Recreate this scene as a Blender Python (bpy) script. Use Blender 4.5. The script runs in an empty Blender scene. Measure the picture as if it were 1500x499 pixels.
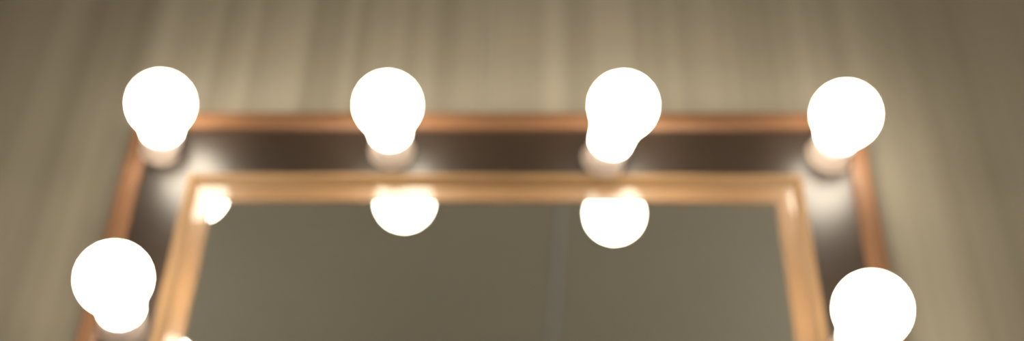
import bpy, bmesh, math, random
from mathutils import Vector, Matrix

random.seed(4)
C = bpy.context.scene.collection
sc = bpy.context.scene

# ------------------------------------------------------------------ layout
# metres; the wall is the plane y = WALL, the mirror glass faces -y, the camera sits low in front of it
CAM = Vector((0.045, -0.75, 1.15))
YAW, PITCH, ROLL = math.radians(-2.3), math.radians(36.28), math.radians(1.5)
FPX = 1700.0
WALL = 0.020
CEIL = 2.60
MT = 1.670                    # height of the mirror glass top edge
MW = 0.222                    # half width of the visible glass
MB = 0.930                    # bottom edge of the glass
INNER = 0.021                 # width of the inner moulding
BOARD = 0.0375                 # width of the dark board
TOP_EXTRA = 0.007             # the top rail is a little wider than the sides
OUTER = 0.016                 # width of the outer moulding
BOARD_Y = -0.0080              # front of the board


# ------------------------------------------------------------------ helpers
def link(name, bm, mat, parent=None, smooth=True):
    me = bpy.data.meshes.new(name)
    bm.to_mesh(me)
    bm.free()
    me.materials.append(mat)
    if smooth:
        for p in me.polygons:
            p.use_smooth = True
    o = bpy.data.objects.new(name, me)
    C.objects.link(o)
    if parent is not None:
        o.parent = parent
    return o


def empty(name, loc):
    o = bpy.data.objects.new(name, None)
    o.empty_display_size = 0.03
    o.location = loc
    C.objects.link(o)
    return o


def add_box(bm, x0, x1, y0, y1, z0, z1):
    vs = [bm.verts.new((x, y, z)) for x in (x0, x1) for y in (y0, y1) for z in (z0, z1)]
    for f in ((0, 1, 3, 2), (4, 6, 7, 5), (0, 4, 5, 1), (2, 3, 7, 6), (0, 2, 6, 4), (1, 5, 7, 3)):
        bm.faces.new([vs[i] for i in f])
    bmesh.ops.recalc_face_normals(bm, faces=bm.faces)


def box(name, mat, x0, x1, y0, y1, z0, z1, parent=None):
    bm = bmesh.new()
    add_box(bm, x0, x1, y0, y1, z0, z1)
    return link(name, bm, mat, parent, smooth=False)


def lathe(profile, n=48):
    """profile: list of (radius, height) around +z"""
    bm = bmesh.new()
    rings = []
    for r, h in profile:
        if r < 1e-6:
            rings.append([bm.verts.new((0, 0, h))])
        else:
            rings.append([bm.verts.new((r * math.cos(2 * math.pi * k / n), r * math.sin(2 * math.pi * k / n), h)) for k in range(n)])
    for a, b in zip(rings, rings[1:]):
        for k in range(n):
            k2 = (k + 1) % n
            if len(a) == 1 and len(b) == 1:
                continue
            if len(a) == 1:
                bm.faces.new((a[0], b[k2], b[k]))
            elif len(b) == 1:
                bm.faces.new((a[k], a[k2], b[0]))
            else:
                bm.faces.new((a[k], a[k2], b[k2], b[k]))
    bmesh.ops.recalc_face_normals(bm, faces=bm.faces)
    return bm


def ring_frame(profile, hw, top, bottom):
    """mitred rectangular frame: profile = closed list of (outward offset, y) swept round the rectangle"""
    bm = bmesh.new()
    corners = ((-1, 1), (1, 1), (1, -1), (-1, -1))
    loops = []
    for sx, sz in corners:
        loop = []
        for off, y in profile:
            loop.append(bm.verts.new((sx * (hw + off), y, (top + off + (TOP_EXTRA if off > INNER + 0.001 else 0.0)) if sz > 0 else (bottom - off))))
        loops.append(loop)
    n = len(profile)
    for i in range(4):
        a, b = loops[i], loops[(i + 1) % 4]
        for k in range(n):
            k2 = (k + 1) % n
            bm.faces.new((a[k], a[k2], b[k2], b[k]))
    bmesh.ops.recalc_face_normals(bm, faces=bm.faces)
    return bm


def rounded(x0, x1, y_back, y_front, r=0.004, n=4):
    """moulding section with two rounded front edges (front is -y)"""
    p = [(x0, y_back)]
    for k in range(n + 1):
        a = k / n * math.pi / 2
        p.append((x0 + r - r * math.cos(a), y_front + r - r * math.sin(a)))
    for k in range(n + 1):
        a = k / n * math.pi / 2
        p.append((x1 - r + r * math.sin(a), y_front + r - r * math.cos(a)))
    p.append((x1, y_back))
    return p


# ------------------------------------------------------------------ materials
def new_mat(name):
    m = bpy.data.materials.new(name)
    m.use_nodes = True
    nt = m.node_tree
    return m, nt, nt.nodes['Principled BSDF']


def plain(name, col, rough=0.5, metal=0.0, spec=0.5):
    m, nt, b = new_mat(name)
    b.inputs['Base Color'].default_value = (*col, 1)
    b.inputs['Roughness'].default_value = rough
    b.inputs['Metallic'].default_value = metal
    b.inputs['Specular IOR Level'].default_value = spec
    return m


def grainy(name, c1, c2, scale, rough, spec=0.5, coat=0.0, coat_rough=0.1, bump=0.0):
    """two-tone noise stretched along an axis: wood grain, plaster mottling"""
    m, nt, b = new_mat(name)
    tc = nt.nodes.new('ShaderNodeTexCoord')
    mp = nt.nodes.new('ShaderNodeMapping')
    mp.inputs['Scale'].default_value = scale
    nz = nt.nodes.new('ShaderNodeTexNoise')
    nz.inputs['Scale'].default_value = 1.0
    nz.inputs['Detail'].default_value = 4.0
    cr = nt.nodes.new('ShaderNodeValToRGB')
    cr.color_ramp.elements[0].position = 0.3
    cr.color_ramp.elements[1].position = 0.7
    cr.color_ramp.elements[0].color = (*c1, 1)
    cr.color_ramp.elements[1].color = (*c2, 1)
    nt.links.new(tc.outputs['Object'], mp.inputs['Vector'])
    nt.links.new(mp.outputs['Vector'], nz.inputs['Vector'])
    nt.links.new(nz.outputs['Fac'], cr.inputs['Fac'])
    nt.links.new(cr.outputs['Color'], b.inputs['Base Color'])
    b.inputs['Roughness'].default_value = rough
    b.inputs['Specular IOR Level'].default_value = spec
    b.inputs['Coat Weight'].default_value = coat
    b.inputs['Coat Roughness'].default_value = coat_rough
    if bump:
        bp = nt.nodes.new('ShaderNodeBump')
        bp.inputs['Strength'].default_value = bump
        bp.inputs['Distance'].default_value = 0.002
        nt.links.new(nz.outputs['Fac'], bp.inputs['Height'])
        nt.links.new(bp.outputs['Normal'], b.inputs['Normal'])
    return m


# the striped wall covering: (x in metres, tone) pairs of the woven stripes, tone 0 = dark taupe, 1 = pale
STRIPES = [(-0.46, .30), (-0.435, .40), (-0.395, .46), (-0.372, .20), (-0.355, .28), (-0.327, .22), (-0.305, .68), (-0.285, .52),
           (-0.262, .62), (-0.250, .34), (-0.226, .62), (-0.214, .40), (-0.185, .66), (-0.176, .66), (-0.170, .32), (-0.148, .34),
           (-0.134, .62), (-0.126, .36), (-0.108, .55), (-0.088, .55), (-0.079, .38), (-0.064, .62), (-0.055, .34), (-0.040, .36),
           (-0.030, .52), (-0.012, .52)]
STRIPES_R = [(-0.012, .55), (0.038, .55), (0.043, .74), (0.055, .76), (0.061, .48), (0.078, .48), (0.086, .72), (0.116, .76),
             (0.122, .52), (0.150, .50), (0.156, .62), (0.168, .46), (0.186, .62), (0.198, .48), (0.240, .36), (0.268, .62), (0.294, .44), (0.315, .58),
             (0.335, .36), (0.352, .36), (0.372, .22), (0.382, .36), (0.396, .24), (0.44, .45)]
WALL_DARK, WALL_PALE = (0.225, 0.197, 0.150), (0.530, 0.477, 0.386)


def stripe_ramp(nt, xsock, stops, x0, x1):
    mr = nt.nodes.new('ShaderNodeMapRange')
    mr.inputs['From Min'].default_value = x0
    mr.inputs['From Max'].default_value = x1
    nt.links.new(xsock, mr.inputs['Value'])
    cr = nt.nodes.new('ShaderNodeValToRGB')
    el = cr.color_ramp.elements
    pts = [((x - x0) / (x1 - x0), t) for x, t in stops]
    el[0].position, el[0].color = pts[0][0], (pts[0][1],) * 3 + (1,)
    el[1].position, el[1].color = pts[-1][0], (pts[-1][1],) * 3 + (1,)
    for p, t in pts[1:-1]:
        e = el.new(p)
        e.color = (t, t, t, 1)
    nt.links.new(mr.outputs['Result'], cr.inputs['Fac'])
    return cr.outputs['Color']


def wall_material():
    m, nt, b = new_mat('striped_wall_covering')
    geo = nt.nodes.new('ShaderNodeNewGeometry')
    sep = nt.nodes.new('ShaderNodeSeparateXYZ')
    nt.links.new(geo.outputs['Position'], sep.inputs['Vector'])
    X = sep.outputs['X']
    left = stripe_ramp(nt, X, STRIPES, -0.46, -0.012)
    right = stripe_ramp(nt, X, STRIPES_R, -0.012, 0.44)
    gt = nt.nodes.new('ShaderNodeMath')
    gt.operation = 'GREATER_THAN'
    gt.inputs[1].default_value = -0.012
    nt.links.new(X, gt.inputs[0])
    mix = nt.nodes.new('ShaderNodeMix')
    mix.data_type = 'RGBA'
    nt.links.new(gt.outputs[0], mix.inputs['Factor'])
    nt.links.new(left, mix.inputs['A'])
    nt.links.new(right, mix.inputs['B'])
    # fine threads: noise stretched along z
    mp = nt.nodes.new('ShaderNodeMapping')
    mp.inputs['Scale'].default_value = (95, 1, 1.2)
    nt.links.new(geo.outputs['Position'], mp.inputs['Vector'])
    nz = nt.nodes.new('ShaderNodeTexNoise')
    nz.inputs['Scale'].default_value = 1.0
    nz.inputs['Detail'].default_value = 3.0
    nt.links.new(mp.outputs['Vector'], nz.inputs['Vector'])
    off = nt.nodes.new('ShaderNodeMath')
    off.operation = 'MULTIPLY_ADD'
    off.inputs[1].default_value = 0.42
    off.inputs[2].default_value = -0.21
    nt.links.new(nz.outputs['Fac'], off.inputs[0])
    add = nt.nodes.new('ShaderNodeMath')
    add.operation = 'ADD'
    add.use_clamp = True
    nt.links.new(mix.outputs['Result'], add.inputs[0])
    nt.links.new(off.outputs[0], add.inputs[1])
    col = nt.nodes.new('ShaderNodeMix')
    col.data_type = 'RGBA'
    col.inputs['A'].default_value = (*WALL_DARK, 1)
    col.inputs['B'].default_value = (*WALL_PALE, 1)
    nt.links.new(add.outputs[0], col.inputs['Factor'])
    nt.links.new(col.outputs['Result'], b.inputs['Base Color'])
    b.inputs['Roughness'].default_value = 0.75
    b.inputs['Specular IOR Level'].default_value = 0.25
    return m


M_wall = wall_material()
M_plain_wall = grainy('plaster', (0.40, 0.36, 0.29), (0.46, 0.42, 0.34), (3, 3, 3), 0.85, 0.2)
M_ceiling = grainy('ceiling_paint', (0.63, 0.62, 0.53), (0.69, 0.68, 0.585), (1.6, 1.1, 1), 0.85, 0.2)
M_floor = grainy('floor_boards', (0.20, 0.13, 0.08), (0.30, 0.20, 0.12), (14, 1.2, 1), 0.45)
M_seam = plain('pale_blue_grey_joint', (0.86, 0.93, 1.0), 0.5)
M_wallseam = plain('pale_grey_joint', (0.49, 0.45, 0.38), 0.6)
M_wood = grainy('honey_wood', (0.145, 0.070, 0.034), (0.20, 0.098, 0.049), (9, 60, 9), 0.42, 0.4)
M_wood_gloss = grainy('varnished_honey_wood', (0.25, 0.140, 0.066), (0.33, 0.190, 0.095), (9, 60, 9), 0.45, 0.4, coat=1.0, coat_rough=0.04)
M_wood_satin = grainy('satin_honey_wood', (0.285, 0.168, 0.080), (0.375, 0.228, 0.113), (9, 60, 9), 0.5, 0.3)
M_board = grainy('dark_brown_board', (0.022, 0.013, 0.0085), (0.038, 0.023, 0.0155), (6, 40, 6), 0.38, 0.5, coat=0.45, coat_rough=0.33)
M_backing = grainy('plywood_backing', (0.30, 0.20, 0.12), (0.38, 0.26, 0.16), (5, 5, 40), 0.7)
M_mirror = plain('silvered_glass', (0.88, 0.89, 0.87), 0.0, 1.0)
M_collar = plain('collar_added_glow', (0.80, 0.72, 0.64), 0.35)
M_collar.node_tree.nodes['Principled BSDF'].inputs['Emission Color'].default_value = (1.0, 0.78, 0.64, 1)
M_collar.node_tree.nodes['Principled BSDF'].inputs['Emission Strength'].default_value = 0.38  # faint glow added to lift the shaded collar under the globe
M_porcelain = plain('cream_porcelain', (0.50, 0.40, 0.335), 0.5)
M_brass = plain('brass_cap', (0.75, 0.62, 0.38), 0.3, 1.0)


def glow_material():
    m, nt, b = new_mat('lit_opal_glass')
    b.inputs['Base Color'].default_value = (0.9, 0.88, 0.82, 1)
    b.inputs['Roughness'].default_value = 0.25
    b.inputs['Emission Color'].default_value = (1.0, 0.90, 0.72, 1)
    b.inputs['Emission Strength'].default_value = 21.0
    return m


M_glow = glow_material()


# ------------------------------------------------------------------ room
def structure(o):
    o['kind'] = 'structure'
    return o


RX0, RX1, RY0 = -2.2, 1.85, -4.3
structure(box('wall_back', M_wall, RX0, RX1, WALL, WALL + 0.10, 0, CEIL))
structure(box('wall_left', M_plain_wall, RX0 - 0.10, RX0, RY0 - 0.10, WALL + 0.10, 0, CEIL))
structure(box('wall_right', M_plain_wall, RX1, RX1 + 0.10, RY0 - 0.10, WALL + 0.10, 0, CEIL))
structure(box('wall_front', M_plain_wall, RX0, RX1, RY0 - 0.10, RY0, 0, CEIL))
structure(box('floor', M_floor, RX0 - 0.10, RX1 + 0.10, RY0 - 0.10, WALL + 0.10, -0.10, 0))
structure(box('ceiling', M_ceiling, RX0 - 0.10, RX1 + 0.10, RY0 - 0.10, WALL + 0.10, CEIL, CEIL + 0.10))
bm = bmesh.new()
add_box(bm, -0.006, 0.006, RY0, WALL, CEIL - 0.004, CEIL)
for v in bm.verts:                       # the joint runs very slightly askew to the wall
    v.co.x += 0.0749 + (v.co.y - -1.3303) * 0.03604
structure(link('trim_1', bm, M_seam, smooth=False))   # ceiling joint strip seen in the glass
structure(box('trim_2', M_wallseam, -0.0125, -0.0105, WALL - 0.0012, WALL, 0, CEIL))    # joint of two widths of wall covering

# ------------------------------------------------------------------ vanity mirror
mirror = empty('vanity_mirror', (0, WALL, MB - INNER - BOARD - OUTER))
mirror['label'] = 'wide wooden vanity mirror with dark brown light board on striped wall'
mirror['category'] = 'mirror'


def under(o, parent):
    """parent keeping the built position"""
    o.parent = parent
    o.matrix_parent_inverse = Matrix.Translation(parent.location).inverted()
    return o


w1 = INNER + BOARD
under(box('mirror_glass', M_mirror, -MW - 0.006, MW + 0.006, 0.0, 0.004, MB - 0.006, MT + 0.006), mirror)
under(box('back_panel', M_backing, -MW - w1 - 0.004, MW + w1 + 0.004, 0.004, WALL, MB - w1 - 0.004, MT + w1 + TOP_EXTRA + 0.004), mirror)
under(link('light_board', ring_frame([(INNER - 0.002, 0.004), (INNER - 0.002, BOARD_Y), (w1 + 0.002, BOARD_Y), (w1 + 0.002, 0.004)], MW, MT, MB), M_board, smooth=False), mirror)
o = under(link('inner_moulding', ring_frame([(0.0, 0.0), (0.0, -0.0010), (0.0004, -0.0014), (0.0130, -0.0014), (0.0185, -0.0088), (0.0200, -0.0092), (INNER, -0.0086), (INNER, 0.002), (0.0060, 0.002), (0.0060, 0.0)], MW, MT, MB), M_wood_gloss, smooth=False), mirror)
o.data.materials.append(M_wood_satin)
for p in o.data.polygons:                 # only the flat strip next to the glass is polished
    if p.normal.y > -0.98:
        p.material_index = 1
o['label'] = 'honey coloured wooden inner moulding round the glass'
o = under(link('outer_moulding', ring_frame(rounded(w1, w1 + OUTER, WALL, -0.0135, 0.004), MW, MT, MB), M_wood), mirror)
o['label'] = 'honey coloured wooden outer moulding'

# ------------------------------------------------------------------ bulbs
# foot of each bulb on the board and the middle of its globe: (x, z) above MT, globe stands GH in front of the glass
R_G = 0.0246


def bulb_profile(GC):
    s0, rn = 0.0205, 0.0152   # where the glass leaves the collar
    start = math.asin(-0.50)
    r_s, z_s = R_G * math.cos(start), GC + R_G * math.sin(start)
    pts = [(rn - 0.001, s0), (rn, s0 + 0.001)]
    z0 = s0 + 0.001
    for k in range(1, 10):
        t = k / 10
        # cubic from the collar (upright) into the globe (tangent), a pear-like shoulder
        h00, h10, h01, h11 = 2*t**3 - 3*t*t + 1, t**3 - 2*t*t + t, -2*t**3 + 3*t*t, t**3 - t*t
        L = z_s - z0
        pts.append((h00 * rn + h10 * 0.10 * L + h01 * r_s + h11 * 0.50 * L, z0 + L * t))
    for k in range(0, 25):
        a = start + (math.pi / 2 - start) * k / 24
        pts.append((R_G * math.cos(a) if k < 24 else 0.0, GC + R_G * math.sin(a)))
    return pts


collar_pts = [(0.0, 0.0042), (0.0112, 0.0042), (0.0122, 0.0047), (0.0138, 0.0085), (0.0150, 0.0140), (0.0156, 0.0205), (0.0149, 0.0213), (0.0, 0.0213)]
cap_pts = [(0.0, 0.0), (0.0045, 0.0), (0.0060, 0.0004), (0.0104, 0.0008)]
for q in range(3):
    cap_pts += [(0.0108, 0.0011 + q * 0.0010), (0.0101, 0.0016 + q * 0.0010)]
cap_pts += [(0.0106, 0.0040), (0.0, 0.0040)]
socket_pts = [(0.0112, 0.0002), (0.0112, 0.0030), (0.0120, 0.0036), (0.0132, 0.0036), (0.0142, 0.0028), (0.0170, 0.0020), (0.0178, 0.0012), (0.0180, 0.0)]

BULBS = [  # globe centre from the picture plane of the glass: x, y, z (above MT); tilt of the foot in x and z; label
    (-0.2572, 0.06, 0.0503, -0.012, -0.004, 'lit round bulb on the top left corner of the mirror frame'),
    (-0.0792, 0.0645, 0.0454, -0.003, -0.001, 'lit round bulb on the top rail, left of the two between the corners'),
    (0.1004, 0.072, 0.0387, -0.012, -0.003, 'lit round bulb on the top rail, right of the two between the corners'),
    (0.2707, 0.056, 0.0432, -0.004, -0.003, 'lit round bulb on the top right corner of the mirror frame'),
    (-0.2550, 0.068, -0.1124, -0.009, -0.004, 'lit round bulb on the left side rail of the mirror frame'),
    (0.2604, 0.066, -0.1317, 0, -0.003, 'lit round bulb on the right side rail of the mirror frame'),
]
first = None
for gx, gh, gz, tx, tz, label in BULBS:
    foot = Vector((gx + tx, BOARD_Y, MT + gz + tz))
    axis = Vector((-tx, -(gh + BOARD_Y), -tz))
    reach = axis.length       # how far the globe stands off the board
    axis.normalize()
    rot = axis.to_track_quat('Z', 'Y').to_matrix().to_4x4()
    # socket: part of the mirror, let into the board
    if first is None:
        sock = link('socket', lathe(socket_pts, 40), M_porcelain)
        sock_me = sock.data
    else:
        sock = bpy.data.objects.new('socket', sock_me)
        C.objects.link(sock)
    sock.parent = mirror
    sock.matrix_parent_inverse = Matrix.Translation(mirror.location).inverted()
    sock.matrix_basis = Matrix.Translation(foot) @ rot
    b = empty('light_bulb', foot + axis * 0.0004)
    b.rotation_euler = rot.to_euler()
    b['label'] = label
    b['category'] = 'light bulb'
    b['group'] = 'lit bulbs around the mirror frame'
    g = link('globe', lathe(bulb_profile(reach), 56), M_glow, b)
    if first is None:
        c = link('bulb_collar', lathe(collar_pts, 48), M_collar, b)
        k = link('screw_cap', lathe(cap_pts, 40), M_brass, b)
        c['label'] = 'pinkish bulb collar with added faint glow'
        first = b
    else:
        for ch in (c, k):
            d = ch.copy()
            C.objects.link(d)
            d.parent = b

# ------------------------------------------------------------------ added fill globes on the side walls, out of view (room light)
mo, nt, bb = new_mat('fill_lamp_glow')
bb.inputs['Base Color'].default_value = (0.9, 0.9, 0.88, 1)
bb.inputs['Emission Color'].default_value = (1.0, 0.94, 0.84, 1)
bb.inputs['Emission Strength'].default_value = 52.0
M_white = plain('fill_lamp_white_metal', (0.8, 0.8, 0.78), 0.4)
for wx, side in ((RX0, 1), (RX1, -1)):
    lamp = empty('fill_lamp', (wx, -1.7, 1.75))  # unseen lamp, added for even fill on ceiling and walls
    lamp.rotation_euler = (0, side * math.pi / 2, 0)
    lamp['label'] = 'added unseen fill globe on the %s side wall of the room' % ('left' if side > 0 else 'right')
    lamp['category'] = 'lamp'
    lamp['group'] = 'added fill globes'
    link('fill_plate', lathe([(0.0, 0.0), (0.06, 0.0), (0.056, 0.016), (0.02, 0.022), (0.018, 0.05), (0.0, 0.05)]), M_white, lamp)
    link('fill_holder', lathe([(0.0, 0.045), (0.03, 0.045), (0.042, 0.07), (0.042, 0.086), (0.0, 0.086)]), M_white, lamp)
    link('fill_globe', lathe([(0.10 * math.sin(math.pi * (0.12 + 0.88 * q / 24)), 0.175 - 0.10 * math.cos(math.pi * (0.12 + 0.88 * q / 24))) for q in range(24)] + [(0.0, 0.275)]), mo, lamp)

# ------------------------------------------------------------------ camera
cam_data = bpy.data.cameras.new('camera')
cam = bpy.data.objects.new('camera', cam_data)
C.objects.link(cam)
sc.camera = cam
cam_data.sensor_width = 36.0
cam_data.lens = FPX / 1500 * 36
cam_data.clip_start = 0.01
fwd = Vector((math.sin(YAW) * math.cos(PITCH), math.cos(YAW) * math.cos(PITCH), math.sin(PITCH)))
right = Vector((math.cos(YAW), -math.sin(YAW), 0))
up = right.cross(fwd)
r = right * math.cos(ROLL) + up * math.sin(ROLL)
u = up * math.cos(ROLL) - right * math.sin(ROLL)
cam.matrix_world = Matrix(((r.x, u.x, -fwd.x, CAM.x), (r.y, u.y, -fwd.y, CAM.y), (r.z, u.z, -fwd.z, CAM.z), (0, 0, 0, 1)))
cam_data.dof.use_dof = True
cam_data.dof.focus_distance = 0.38          # focused in front of the mirror: everything in view is soft
cam_data.dof.aperture_fstop = 5.8
cam_data.dof.aperture_blades = 0

# ------------------------------------------------------------------ world and view
w = bpy.data.worlds.new('world')
sc.world = w
w.use_nodes = True
w.node_tree.nodes['Background'].inputs['Color'].default_value = (0.02, 0.02, 0.02, 1)
w.node_tree.nodes['Background'].inputs['Strength'].default_value = 1.0
sc.view_settings.view_transform = 'Standard'
sc.view_settings.look = 'None'
sc.view_settings.exposure = 0.0
sc.view_settings.gamma = 1.0
sc.view_settings.use_curve_mapping = False
sc.cycles.max_bounces = 10
sc.cycles.diffuse_bounces = 6
